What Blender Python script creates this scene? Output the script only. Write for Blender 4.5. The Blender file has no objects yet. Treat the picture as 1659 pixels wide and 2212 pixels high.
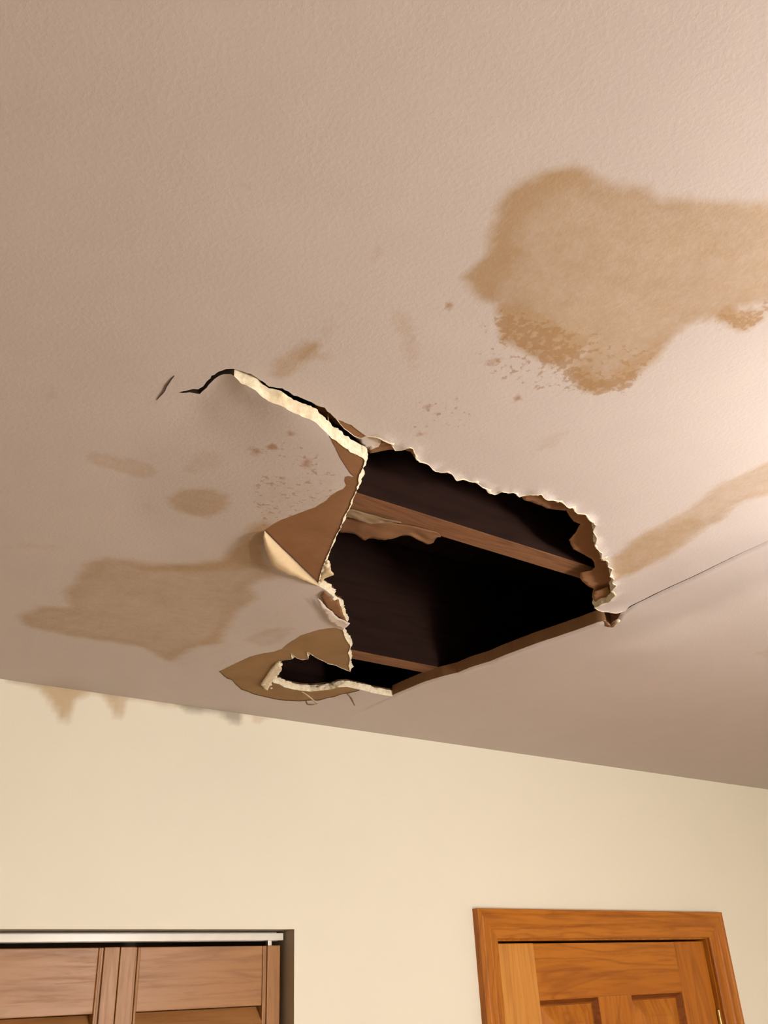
import bpy, bmesh, math, random
import numpy as np
from mathutils import Vector, Matrix, noise
from mathutils.geometry import delaunay_2d_cdt

random.seed(7); rng = np.random.RandomState(7)
sc = bpy.context.scene
col = sc.collection

# ------------------------------------------------------------------ camera
FPX, YAW, PITCH, ROLL, CD, CH = 1925.54, 0.650995, 0.499446, -0.051109, 1.585154, 1.924481
H = 2.44          # ceiling height
T = 0.0152         # drywall thickness
Fv = np.array([math.sin(YAW)*math.cos(PITCH), math.cos(YAW)*math.cos(PITCH), math.sin(PITCH)])
_r = np.array([math.cos(YAW), -math.sin(YAW), 0.0]); _u = np.cross(_r, Fv)
Rv = math.cos(ROLL)*_r + math.sin(ROLL)*_u
Uv = -math.sin(ROLL)*_r + math.cos(ROLL)*_u
CAM = np.array([0.0, -CD, CH])
cd = bpy.data.cameras.new('camera'); cam = bpy.data.objects.new('camera', cd); col.objects.link(cam)
M = Matrix(((Rv[0], Uv[0], -Fv[0], CAM[0]), (Rv[1], Uv[1], -Fv[1], CAM[1]), (Rv[2], Uv[2], -Fv[2], CAM[2]), (0, 0, 0, 1)))
cam.matrix_world = M
cd.sensor_fit = 'VERTICAL'; cd.sensor_height = 24.0; cd.lens = FPX/2212*24.0
cd.clip_start = 0.01
sc.camera = cam

# ------------------------------------------------------------------ world, exposure
w = bpy.data.worlds.new('world'); sc.world = w; w.use_nodes = True
w.node_tree.nodes['Background'].inputs[0].default_value = (0.02, 0.02, 0.025, 1)
w.node_tree.nodes['Background'].inputs[1].default_value = 0.3
sc.view_settings.view_transform = 'Standard'; sc.view_settings.look = 'None'
sc.view_settings.gamma = 1.0; sc.view_settings.use_curve_mapping = False
sc.view_settings.exposure = 0.0
sc.cycles.use_adaptive_sampling = True; sc.cycles.adaptive_threshold = 0.04; sc.cycles.max_bounces = 6

LAMPS = [((1.12, -1.56, 2.08), 0.075, 124.0, (1.0, 0.965, 0.945)), ((1.2, -2.95, 1.35), 0.075, 385.0, (1.0, 0.915, 0.81))]  # first: lamp right of frame; second: fill globe added to lift the light

# ------------------------------------------------------------------ helpers
def ray_z(px, py, z):
    v = Fv*FPX + Rv*(px-829.5) - Uv*(py-1106)
    return CAM + v*((z-CAM[2])/v[2])
def ray_y(px, py, y):
    v = Fv*FPX + Rv*(px-829.5) - Uv*(py-1106)
    return CAM + v*((y-CAM[1])/v[1])

def make_obj(name, verts, faces, mat, parent=None, smooth=False):
    me = bpy.data.meshes.new(name)
    me.from_pydata([tuple(map(float, v)) for v in verts], [], faces); me.update()
    o = bpy.data.objects.new(name, me); col.objects.link(o)
    if mat is not None:
        for m in (mat if isinstance(mat, (list, tuple)) else [mat]): me.materials.append(m)
    if parent is not None: o.parent = parent
    if smooth: me.polygons.foreach_set('use_smooth', [True]*len(me.polygons))
    return o
def structure(o): o['kind'] = 'structure'; return o
def tag(o, label, cat, group=None):
    o['label'] = label; o['category'] = cat
    if group: o['group'] = group
    return o
def empty(name, loc=(0, 0, 0)):
    o = bpy.data.objects.new(name, None); col.objects.link(o); o.location = loc; return o

class Boxes:
    """collects bevelled boxes and swept profiles into one mesh"""
    def __init__(s): s.bm = bmesh.new()
    def box(s, lo, hi, bev=0.0):
        r = bmesh.ops.create_cube(s.bm, size=1.0)
        vs = r['verts']
        for v in vs:
            for i in range(3): v.co[i] = lo[i] if v.co[i] < 0 else hi[i]
        if bev > 0:
            es = list({e for v in vs for e in v.link_edges})
            bmesh.ops.bevel(s.bm, geom=es, offset=bev, segments=2, affect='EDGES', profile=0.6)
        return s
    def prism(s, prof, a, b, axis_map):
        """prof: list of 2D points; a,b: start/end along the run; axis_map(p, t) -> xyz"""
        n = len(prof)
        A = [s.bm.verts.new(axis_map(p, a, 0)) for p in prof]
        B = [s.bm.verts.new(axis_map(p, b, 1)) for p in prof]
        for i in range(n):
            j = (i+1) % n
            s.bm.faces.new((A[i], A[j], B[j], B[i]))
        s.bm.faces.new(A[::-1]); s.bm.faces.new(B)
        return s
    def build(s, name, mat, parent=None, smooth=False):
        bmesh.ops.recalc_face_normals(s.bm, faces=s.bm.faces)
        me = bpy.data.meshes.new(name); s.bm.to_mesh(me); s.bm.free()
        o = bpy.data.objects.new(name, me); col.objects.link(o); me.materials.append(mat)
        if parent is not None: o.parent = parent
        if smooth: me.polygons.foreach_set('use_smooth', [True]*len(me.polygons))
        return o

# ------------------------------------------------------------------ materials
class NT:
    def __init__(s, name):
        s.m = bpy.data.materials.new(name); s.m.use_nodes = True
        s.t = s.m.node_tree; s.b = s.t.nodes['Principled BSDF']
        s.co = s.t.nodes.new('ShaderNodeTexCoord')
    def n(s, t, **k):
        x = s.t.nodes.new('ShaderNode'+t)
        for a, b in k.items():
            if a.startswith('i_'): x.inputs[a[2:].replace('_', ' ')].default_value = b
            else: setattr(x, a, b)
        return x
    def l(s, a, b): s.t.links.new(a, b)
    def noise(s, scale, detail=4, rough=.5, vec=None, dist=0.0):
        x = s.n('TexNoise'); x.inputs['Scale'].default_value = scale; x.inputs['Detail'].default_value = detail
        x.inputs['Roughness'].default_value = rough; x.inputs['Distortion'].default_value = dist
        s.l(vec or s.co.outputs['Object'], x.inputs['Vector']); return x.outputs['Fac']
    def mapv(s, scale, loc=(0, 0, 0), rot=(0, 0, 0)):
        x = s.n('Mapping'); x.inputs['Scale'].default_value = scale; x.inputs['Location'].default_value = loc
        x.inputs['Rotation'].default_value = rot
        s.l(s.co.outputs['Object'], x.inputs['Vector']); return x.outputs['Vector']
    def ramp(s, f, stops):
        x = s.n('ValToRGB'); e = x.color_ramp.elements
        while len(e) < len(stops): e.new(0.5)
        for i, (p, c) in enumerate(stops):
            e[i].position = p; e[i].color = (c if len(c) == 4 else (*c, 1)) if not isinstance(c, (int, float)) else (c, c, c, 1)
        s.l(f, x.inputs['Fac']); return x.outputs['Color']
    def mr(s, f, a, b, c, d, smooth=False):
        x = s.n('MapRange'); x.clamp = True
        if smooth: x.interpolation_type = 'SMOOTHSTEP'
        for i, v in zip(('From Min', 'From Max', 'To Min', 'To Max'), (a, b, c, d)): x.inputs[i].default_value = v
        s.l(f, x.inputs['Value']); return x.outputs['Result']
    def math(s, op, a, b=0.0, c=None):
        x = s.n('Math', operation=op)
        for i, v in enumerate((a, b) if c is None else (a, b, c)):
            if isinstance(v, (int, float)): x.inputs[i].default_value = v
            else: s.l(v, x.inputs[i])
        return x.outputs[0]
    def mix(s, f, a, b, mode='MIX'):
        x = s.n('Mix', data_type='RGBA', blend_type=mode)
        for k, v in ((0, f), (6, a), (7, b)):
            if isinstance(v, (int, float)): x.inputs[k].default_value = v
            elif isinstance(v, tuple): x.inputs[k].default_value = (*v, 1)
            else: s.l(v, x.inputs[k])
        return x.outputs[2]
    def attr(s, name):
        x = s.n('Attribute'); x.attribute_name = name; return x.outputs['Fac']
    def bump(s, h, strength, dist, prev=None):
        x = s.n('Bump'); x.inputs['Strength'].default_value = strength; x.inputs['Distance'].default_value = dist
        s.l(h, x.inputs['Height'])
        if prev is not None: s.l(prev, x.inputs['Normal'])
        return x.outputs['Normal']
    def done(s, color, rough, normal=None, spec=.3):
        if isinstance(color, tuple): s.b.inputs['Base Color'].default_value = (*color, 1)
        else: s.l(color, s.b.inputs['Base Color'])
        if isinstance(rough, (int, float)): s.b.inputs['Roughness'].default_value = rough
        else: s.l(rough, s.b.inputs['Roughness'])
        s.b.inputs['Specular IOR Level'].default_value = spec
        if normal is not None: s.l(normal, s.b.inputs['Normal'])
        return s.m

def mat_ceiling():
    g = NT('painted_ceiling')
    st, sp, md = g.attr('stain'), g.attr('speck'), g.attr('redspot')
    n1 = g.noise(9, 5, .6); n2 = g.noise(60, 4, .65); n3 = g.noise(190, 3, .6)
    base = g.mix(g.mr(n1, .3, .7, 0, 1), (0.505, 0.44, 0.405), (0.53, 0.46, 0.425))
    # water stain: smooth mask broken up by noise
    v = g.math('ADD', st, g.math('MULTIPLY', g.math('SUBTRACT', n2, .5), .45))
    v = g.math('ADD', v, g.math('MULTIPLY', g.math('SUBTRACT', n3, .5), .25))
    v = g.math('MULTIPLY', g.mr(v, .10, .95, 0, 1), g.mr(st, .02, .12, 0, 1))
    tone = g.mix(g.mr(n1, .35, .65, 0, 1), (0.33, 0.205, 0.095), (0.38, 0.25, 0.125))
    c = g.mix(g.math('MULTIPLY', v, .85), base, tone)
    # speckles
    nb = g.noise(125, 3, .62)
    spots = g.math('MULTIPLY', g.mr(g.math('ADD', nb, g.math('MULTIPLY', sp, .26)), .63, .74, 0, 1, True), g.mr(sp, .03, .2, 0, 1))
    c = g.mix(g.math('MULTIPLY', spots, .6), c, (0.30, 0.165, 0.065))
    c = g.mix(g.math('MULTIPLY', g.mr(g.math('ADD', md, g.math('MULTIPLY', g.math('SUBTRACT', n3, .5), .5)), .15, .6, 0, 1), .75), c, (0.31, 0.155, 0.065))
    # fine orange peel texture
    b1 = g.noise(230, 3, .55); b2 = g.noise(520, 2, .5)
    h = g.math('ADD', g.mr(b1, .42, .62, 0, 1, True), g.math('MULTIPLY', b2, .25))
    nrm = g.bump(h, .10, .0008)
    nrm = g.bump(g.noise(7, 3, .5), .12, .004, nrm)
    return g.done(c, .62, nrm, .25)

def mat_wall():
    g = NT('cream_wall_paint')
    st, md = g.attr('stain'), g.attr('mold')
    n2 = g.noise(40, 4, .65); n1 = g.noise(4, 3, .5)
    base = g.mix(g.mr(n1, .3, .7, 0, 1), (0.765, 0.73, 0.625), (0.785, 0.745, 0.64))
    dn = g.math('SUBTRACT', n2, .5)
    v = g.math('MULTIPLY', g.mr(g.math('ADD', st, g.math('MULTIPLY', dn, .5)), .12, 1, 0, 1), g.mr(st, .02, .15, 0, 1))
    c = g.mix(g.math('MULTIPLY', v, .72), base, (0.42, 0.27, 0.12))
    v = g.math('MULTIPLY', g.mr(g.math('ADD', md, g.math('MULTIPLY', dn, .5)), .12, 1, 0, 1), g.mr(md, .02, .15, 0, 1))
    c = g.mix(g.math('MULTIPLY', v, .75), c, (0.26, 0.22, 0.17))
    nrm = g.bump(g.noise(260, 3, .5), .18, .0008)
    return g.done(c, .55, nrm, .3)

def mat_wall_plain():
    g = NT('cream_wall_paint_plain')
    return g.done((0.765, 0.73, 0.625), .6, g.bump(g.noise(260, 3, .5), .18, .0008), .25)

def mat_gypsum():
    g = NT('gypsum_core')
    n = g.noise(160, 5, .65); n2 = g.noise(30, 3)
    c = g.mix(g.mr(n, .35, .65, 0, 1), (0.66, 0.55, 0.38), (0.82, 0.75, 0.60))
    c = g.mix(g.mr(n2, .5, .75, 0, .5), c, (0.62, 0.47, 0.27))
    return g.done(c, .9, g.bump(n, .7, .0015), .1)

def mat_kraft(name='kraft_paper', a=(0.225, 0.110, 0.050), b=(0.275, 0.140, 0.066)):
    g = NT(name)
    n = g.noise(14, 4, .6); f = g.noise(1.0, 5, .7, g.mapv((60, 500, 60), rot=(0, 0, .4)))
    c = g.mix(g.mr(n, .3, .7, 0, 1), a, b)
    c = g.mix(g.mr(f, .45, .7, 0, .25), c, tuple(x*.72 for x in a))
    return g.done(c, .85, g.bump(f, .35, .0006), .12)

def mat_wood(name, c0, c1, c2, run, rough=.4, spec=.45, scale=1.0, ring=1.0, bumps=.15):
    """run: axis index of the grain"""
    g = NT(name)
    s = [26*scale]*3; s[run] = 1.6*scale
    d = [8*scale]*3; d[run] = 1.0*scale
    v = g.mapv(tuple(s)); v2 = g.mapv(tuple(d))
    big = g.noise(1.0, 3, .5, v2, 1.2)
    wv = g.math('FRACT', g.math('MULTIPLY', big, 9.0*ring))
    wv = g.math('ABSOLUTE', g.math('SUBTRACT', g.math('MULTIPLY', wv, 2.0), 1.0))
    fine = g.noise(3.5, 6, .7, v, .3)
    c = g.mix(g.mr(big, .3, .7, 0, 1), c1, c0)
    c = g.mix(g.math('MULTIPLY', g.mr(wv, .55, 1, 0, 1), .45), c, c2)
    c = g.mix(g.mr(fine, .48, .72, 0, .6), c, c2)
    return g.done(c, g.mr(fine, .3, .7, rough-.06, rough+.1), g.bump(fine, bumps, .0008), spec)

def mat_plain(name, c, rough=.5, metal=0.0, spec=.4, bs=None):
    g = NT(name); g.b.inputs['Metallic'].default_value = metal
    n = g.noise(35, 3)
    cc = g.mix(g.mr(n, .3, .7, 0, 1), c, tuple(x*.93 for x in c))
    return g.done(cc, rough, g.bump(g.noise(bs or 300, 3), .08, .0005), spec)

def mat_emit(name, c, s):
    m = bpy.data.materials.new(name); m.use_nodes = True
    b = m.node_tree.nodes['Principled BSDF']; b.inputs['Base Color'].default_value = (*c, 1)
    b.inputs['Emission Color'].default_value = (*c, 1); b.inputs['Emission Strength'].default_value = s
    return m

M_CEIL = mat_ceiling(); M_WALL = mat_wall(); M_WALLP = mat_wall_plain(); M_GYP = mat_gypsum()
M_KRAFT = mat_kraft(); M_KRAFT2 = mat_kraft('water_stained_paper', (0.255, 0.15, 0.068), (0.32, 0.195, 0.09))
M_KRAFT3 = mat_kraft('pale_torn_paper', (0.62, 0.47, 0.29), (0.70, 0.55, 0.36))
M_DAMP = mat_kraft('damp_torn_paper', (0.16, 0.10, 0.055), (0.25, 0.17, 0.10))
M_DAMP2 = mat_kraft('damp_brown_paper', (0.15, 0.07, 0.035), (0.22, 0.11, 0.05))
M_GAPSHADE = mat_kraft('gap_shade_edge', (0.022, 0.016, 0.012), (0.05, 0.036, 0.025))  # shade inside the crack tip and open seam, put into the edge colour
M_PAPERW = mat_kraft('painted_paper_scrap', (0.66, 0.56, 0.49), (0.72, 0.62, 0.55))
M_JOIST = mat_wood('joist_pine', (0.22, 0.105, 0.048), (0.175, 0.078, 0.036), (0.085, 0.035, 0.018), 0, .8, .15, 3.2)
M_SHADEWOOD = mat_wood('shade_dark_framing', (0.026, 0.012, 0.009), (0.021, 0.010, 0.008), (0.012, 0.007, 0.006), 0, .9, .05)  # near-black copy of the joist wood: cavity shade put into the colour
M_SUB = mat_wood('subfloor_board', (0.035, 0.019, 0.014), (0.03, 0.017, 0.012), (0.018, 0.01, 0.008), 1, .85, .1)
OAK = ((0.46, 0.160, 0.015), (0.39, 0.125, 0.010), (0.20, 0.05, 0.006))
M_OAKSHADE = None
M_OAKX = mat_wood('oak_grain_across', *OAK, 0, .42, .25)
M_OAKZ = mat_wood('oak_grain_upright', *OAK, 2, .42, .25)
M_OAKSHADE = mat_wood('shaded_oak_groove', (0.24, 0.07, 0.010), (0.20, 0.055, 0.008), (0.11, 0.03, 0.005), 0, .5, .2)  # recess shade of the panel moulding, painted as darker oak
M_OAKL = mat_wood('pale_oak_grain_upright', (0.62, 0.29, 0.06), (0.54, 0.23, 0.045), (0.38, 0.14, 0.025), 2, .42, .25)
LUA = ((0.39, 0.190, 0.068), (0.32, 0.145, 0.048), (0.18, 0.070, 0.022))
M_LUAX = mat_wood('louver_wood_across', *LUA, 0, .38, .4, 1.5, .4)
M_LUAZ = mat_wood('louver_wood_upright', *LUA, 2, .38, .4, 1.5, .4)
M_TRACK = mat_plain('white_enamel_metal', (0.78, 0.74, 0.68), .3, 0, .5)
M_STEEL = mat_plain('zinc_steel', (0.6, 0.58, 0.55), .35, .9)
M_BRASS = mat_plain('dark_brass', (0.35, 0.22, 0.08), .35, .9)
M_FLOOR = mat_wood('floor_boards', (0.30, 0.19, 0.11), (0.26, 0.16, 0.09), (0.18, 0.10, 0.05), 0, .5, .3, .4)
M_JAMB = mat_plain('shade_toned_reveal', (0.44, 0.37, 0.29), .7)  # reveal colour darkened to carry the shade of the closet opening
M_DARK = mat_plain('closet_interior_paint', (0.30, 0.26, 0.20), .8)

# ------------------------------------------------------------------ sag fields (how far the wet board hangs below the ceiling)
def gfield(ctrl, pad, zr, step=.08):
    """smooth thin-plate surface through the given sag values, flat everywhere else"""
    P = [ray_z(px, py, H-s)[:2] for (px, py, s) in ctrl]; S = [c[2] for c in ctrl]
    P0 = np.array(P); lo_, hi_ = P0.min(0)-pad, P0.max(0)+pad
    for x in np.arange(lo_[0], hi_[0]+step, step):
        for y in np.arange(lo_[1], hi_[1]+step, step):
            if np.min(np.hypot(P0[:, 0]-x, P0[:, 1]-y)) > zr: P.append((x, y)); S.append(0.0)
    P = np.array(P); S = np.array(S); n = len(P)
    def phi(r2): return .5*r2*np.log(r2+1e-12)
    A = np.zeros((n+3, n+3)); A[:n, :n] = phi(((P[:, None]-P[None])**2).sum(2))+np.eye(n)*2e-5
    A[:n, n] = 1; A[:n, n+1:] = P; A[n, :n] = 1; A[n+1:, :n] = P.T
    c = np.linalg.solve(A, np.r_[S, 0, 0, 0])
    def f(XY):
        XY = np.atleast_2d(XY); out = np.zeros(len(XY))
        win = np.clip(np.minimum.reduce([XY[:, 0]-lo_[0], hi_[0]-XY[:, 0], XY[:, 1]-lo_[1], hi_[1]-XY[:, 1]])/.1, 0, 1)
        idx = np.where(win > 0)[0]
        for i in range(0, len(idx), 4000):
            k = idx[i:i+4000]; q = XY[k]
            out[k] = phi(((q[:, None]-P[None])**2).sum(2)) @ c[:n]+c[n]+q @ c[n+1:]
        return np.maximum(out*win, 0)
    return f
FLAP_CTRL = [(385, 848, .0), (416, 848, .0), (432, 853, 0), (451, 840, .0), (464, 829, 0), (477, 818, .0), (395, 885, 0), (440, 880, .001), (492, 808, .0008), (506, 811, .004), (521, 828, .008), (540, 832, .0095), (553, 841, .0110), (565, 853, .0125), (582, 861, .0145), (636, 888, .0175), (680, 910, .0175), (741, 962, .0185),
             (783, 988, .018), (774, 1025, .018), (767, 1062, .017), (752, 1098, .016), (734, 1141, .015), (712, 1188, .012), (692, 1235, .010), (683, 1264, .008),
             (721, 1290, .007), (750, 1350, .005), (740, 1400, .003), (690, 1430, .001), (604, 1429, .0), (592, 1470, 0),
             (700, 1000, .0175), (620, 950, .0155), (540, 890, .009), (640, 1060, .0155), (560, 1000, .012), (470, 880, .004), (480, 1000, .008), (560, 1110, .011),
             (640, 1150, .012), (620, 1230, .009), (540, 1180, .008), (400, 950, .003), (400, 1080, .004), (560, 1290, .004), (640, 1320, .005), (460, 1150, .004),
             (300, 900, 0), (280, 1000, 0), (300, 1100, 0), (380, 1230, 0), (480, 1330, 0), (600, 1400, 0), (370, 870, 0), (340, 840, 0)]
flapS = gfield(FLAP_CTRL, .25, .10)
SEAM_CTRL = [(848, 1504, .0), (953, 1464, .006), (1059, 1431, .013), (1122, 1406, .017), (1206, 1377, .020), (1291, 1347, .023), (1330, 1330, .022),
             (1400, 1292, .015), (1500, 1245, .010), (1600, 1195, .005), (1659, 1168, .003),
             (1300, 1210, .006), (1320, 1290, .017), (1400, 1220, .006), (1400, 1400, .010), (1250, 1440, .009), (1100, 1480, .006), (1500, 1330, .004)]
seamS = gfield(SEAM_CTRL, .30, .12)
def place(px, py, field, dz=0.0):
    s = 0.0
    for _ in range(12):
        q = ray_z(px, py, H-s+dz); s = .5*s+.5*float(field(q[:2])[0])
    q = ray_z(px, py, H-s+dz)
    return np.array([q[0], q[1]])

# ------------------------------------------------------------------ outlines traced on the boards (points on the ceiling)
CRACK_UP = [(1350, 1317), (1324, 1318), (1300, 1318), (1284, 1312), (1297, 1304), (1312, 1300), (1318, 1293), (1329, 1284), (1320, 1276), (1332, 1262), (1322, 1256), (1326, 1246), (1316, 1240), (1322, 1228),
            (1312, 1222), (1314, 1212), (1304, 1207), (1312, 1202), (1298, 1205), (1300, 1191), (1288, 1182), (1284, 1172), (1288, 1160), (1282, 1146), (1286, 1132), (1276, 1120), (1262, 1108), (1246, 1107),
            (1238, 1094), (1227, 1090), (1215, 1085), (1202, 1082), (1190, 1075), (1177, 1072), (1168, 1064), (1156, 1064), (1140, 1069), (1122, 1070), (1108, 1060), (1097, 1062), (1084, 1058), (1070, 1065), (1059, 1062), (1048, 1053), (1038, 1049),
            (1027, 1038), (1012, 1037), (1000, 1033), (987, 1032), (976, 1022), (966, 1017), (952, 1017), (941, 1017), (934, 1008), (930, 1003), (915, 998), (907, 996),
            (900, 988), (897, 975), (891, 966), (880, 963), (868, 968), (853, 970), (848, 962), (843, 954), (832, 949), (822, 944), (810, 942), (797, 942), (785, 944), (777, 946), (764, 943), (756, 935), (748, 930),
            (738, 921), (728, 908), (720, 899), (701, 881), (683, 874), (672, 868), (662, 865), (648, 858), (633, 854), (622, 846), (611, 839), (600, 839), (589, 836), (580, 835), (571, 828), (562, 821), (553, 814),
            (542, 807), (531, 805), (516, 799), (505, 796)]
CRACK_LO = [(506, 812), (512, 819), (521, 828), (532, 832), (541, 838), (553, 842), (565, 853), (574, 857), (582, 862), (598, 872), (615, 878), (624, 884),
            (636, 889), (648, 894), (662, 899), (670, 906), (680, 910), (690, 920), (698, 928), (708, 938), (716, 946), (728, 953), (741, 962), (750, 971), (759, 977), (772, 982), (783, 988), (788, 996),
            (784, 1010), (776, 1028), (774, 1045), (768, 1062), (760, 1080), (754, 1098), (742, 1118), (735, 1141), (724, 1160), (713, 1188), (702, 1212), (694, 1235), (690, 1250), (686, 1264),
            (700, 1272), (710, 1280), (722, 1290), (716, 1298), (727, 1306), (737, 1310), (736, 1320), (742, 1334), (748, 1346), (741, 1362), (745, 1378), (752, 1388), (757, 1397), (752, 1410), (756, 1424), (753, 1438), (757, 1452), (748, 1448), (738, 1444), (726, 1438), (709, 1434),
            (698, 1428), (688, 1424), (676, 1417), (670, 1412), (662, 1409), (666, 1424), (654, 1426), (640, 1422), (634, 1416), (628, 1411), (631, 1424), (618, 1426), (605, 1429), (600, 1440), (597, 1450), (590, 1462), (586, 1470), (590, 1475),
            (603, 1478), (616, 1485), (632, 1489), (649, 1492), (670, 1494), (691, 1492), (712, 1490), (730, 1485), (750, 1484), (767, 1488), (788, 1492), (805, 1497), (827, 1501), (848, 1504)]
TIP_C = [(385, 848), (396, 847), (408, 845), (420, 845), (431, 847), (440, 839), (449, 828), (461, 815), (475, 807), (489, 803), (499, 802)]
TIP_W = [0, 4, 6, 8, 10, 7, 7, 8, 9, 10, 12]
_u, _l = [], []
for k in range(1, len(TIP_C)):
    a = np.array(TIP_C[k-1], float); b = np.array(TIP_C[min(k+1, len(TIP_C)-1)], float); t = (b-a)/np.hypot(*(b-a)); nn = np.array([-t[1], t[0]])
    _u.append(tuple(TIP_C[k]-nn*TIP_W[k]/2)); _l.append(tuple(TIP_C[k]+nn*TIP_W[k]/2))
CRACK_UP = CRACK_UP+_u[::-1]+[TIP_C[0]]
CRACK_LO = _l+CRACK_LO
def resample(P, step, jag, closed=False):
    out = []
    n = len(P)
    for i in range(n if closed else n-1):
        a = P[i]; b = P[(i+1) % n]; L = np.hypot(*(b-a)); k = max(1, int(round(L/step)))
        for j in range(k):
            q = a+(b-a)*j/k
            if j > 0 or True:
                nn = noise.noise_vector(Vector((q[0]*160, q[1]*160, 3.1)))
                n2 = noise.noise_vector(Vector((q[0]*420, q[1]*420, 9.7)))
                q = q+np.array([nn[0]+.5*n2[0], nn[1]+.5*n2[1]])*jag
            out.append(q)
    if not closed: out.append(P[-1])
    return out
up = [place(x, y, seamS) for x, y in CRACK_UP]
lo = [place(x, y, flapS) for x, y in CRACK_LO]
lo[-1] = place(848, 1504, seamS)
NCR = next(k for k, c in enumerate(CRACK_LO) if c == (783, 988))
def open_gap(L):
    for k in range(len(_l)+1, NCR+1):     # the two sides of the crack never touch
        q = L[k]; best = None
        for i in range(CRACK_UP.index((777, 946)), len(up)-1):
            a, b = up[i], up[i+1]; ab = b-a; t = min(1, max(0, float((q-a)@ab/(ab@ab)))); c = a+ab*t; d = np.hypot(*(q-c))
            if best is None or d < best[0]: nn = np.array([-ab[1], ab[0]])/np.hypot(*ab); best = (d, c, nn, float((q-c)@nn))
        d, c, nn, sd = best
        side = 1.0 if nn@np.array([-.35, .94]) > 0 else -1.0
        need = min(.0042, .0018+.07*np.hypot(*(q-up[-1])))
        if sd*side < need: L[k] = c+nn*side*need
open_gap(lo)
up_r = resample(up, .0035, .0012); lo_r = resample([up[-1]]+lo, .0035, .0010)[1:]
SEAM2 = [(848, 1504), (890, 1486), (920, 1474), (953, 1464), (990, 1455), (1016, 1444), (1059, 1431), (1090, 1418), (1122, 1406), (1160, 1392), (1206, 1377), (1250, 1362), (1291, 1347), (1308, 1343),
         (1312, 1350), (1320, 1352), (1326, 1344), (1334, 1341), (1341, 1328), (1365, 1312), (1400, 1295), (1500, 1248), (1600, 1199), (1659, 1172), (1720, 1144)]
sm = [place(x, y, seamS) for x, y in SEAM2]
XE = 1.058
sm_r = resample(sm, .006, .0004); sm_r[0] = lo[-1].copy()
seam1 = [q+np.array([-.0070*min(1, max(.35, (q[1]+1.5)/.7)), 0]) for q in sm_r if q[1] < up[0][1]-.004]   # the other board's edge runs along it with a thin gap
a0 = np.array([up[0][0], up[0][1]])

def pip(P, X, Y):
    P = np.asarray(P); inside = np.zeros(len(X), bool); n = len(P); j = n-1
    for i in range(n):
        xi, yi = P[i]; xj, yj = P[j]
        if yi != yj:
            c = ((yi > Y) != (yj > Y)) & (X < (xj-xi)*(Y-yi)/(yj-yi)+xi)
            inside ^= c
        j = i
    return inside
def segdist(P, X, Y, closed=True):
    P = np.asarray(P); d = np.full(len(X), 1e9); n = len(P)
    for i in range(n if closed else n-1):
        a = P[i]; b = P[(i+1) % n]; ab = b-a; L = (ab**2).sum()+1e-14
        t = np.clip(((X-a[0])*ab[0]+(Y-a[1])*ab[1])/L, 0, 1)
        d = np.minimum(d, (X-a[0]-t*ab[0])**2+(Y-a[1]-t*ab[1])**2)
    return np.sqrt(d)

X0, X1, Y0, Y1 = -1.6, 3.3, -3.2, 0.0
endY = sm_r[-1][1]
# sheet 1 loop: start at wall end of seam, go along back wall to the left...
top1 = np.array([XE-.033+0*0, Y1])
jtop = np.array([lo[-1][0]-.003, Y1])
sheet1 = ([np.array([X0, Y0]), np.array([sm_r[-1][0]-.0055, Y0])] + seam1[::-1] + list(up_r) + list(lo_r) + [jtop, np.array([X0, Y1])])
sheet2 = ([np.array([sm_r[-1][0], Y0]), np.array([X1, Y0]), np.array([X1, Y1]), jtop] + sm_r)
i_up = 2+len(seam1); i_lo = i_up+len(up_r); i_end = i_lo+len(lo_r)

# patches where the face paper has come away
PEEL_A = [(700, 926), (709, 939), (715, 950), (720, 960), (730, 982), (738, 995), (745, 1007), (754, 1020), (763, 1031), (752, 1028), (744, 1030), (743, 1038), (748, 1048), (741, 1056), (728, 1062), (716, 1069), (706, 1080), (694, 1087), (680, 1096), (665, 1101), (652, 1106),
          (636, 1112), (620, 1118), (607, 1123), (590, 1132), (571, 1145), (600, 1175), (632, 1206), (660, 1233), (682, 1254), (690, 1263), (720, 1268), (800, 1120), (810, 985), (760, 950)]
PEEL_B = [(738, 1360), (725, 1356), (709, 1357), (690, 1360), (676, 1364), (660, 1369), (649, 1373), (638, 1380), (631, 1384), (618, 1393), (608, 1402), (590, 1408), (571, 1411), (556, 1414), (541, 1418), (525, 1425), (510, 1432), (490, 1442), (473, 1450), (482, 1459), (492, 1467),
          (500, 1468), (510, 1480), (522, 1490), (534, 1494), (548, 1500), (565, 1504), (583, 1508), (601, 1512), (625, 1514), (649, 1515), (670, 1513), (691, 1513), (706, 1508), (721, 1506), (738, 1500), (751, 1498), (765, 1495), (776, 1492), (785, 1480), (776, 1400), (760, 1370)]
peelA = resample([place(x, y, flapS) for x, y in PEEL_A], .004, .0007, True)
peelB = resample([place(x, y, flapS) for x, y in PEEL_B], .004, .0009, True)

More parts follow.
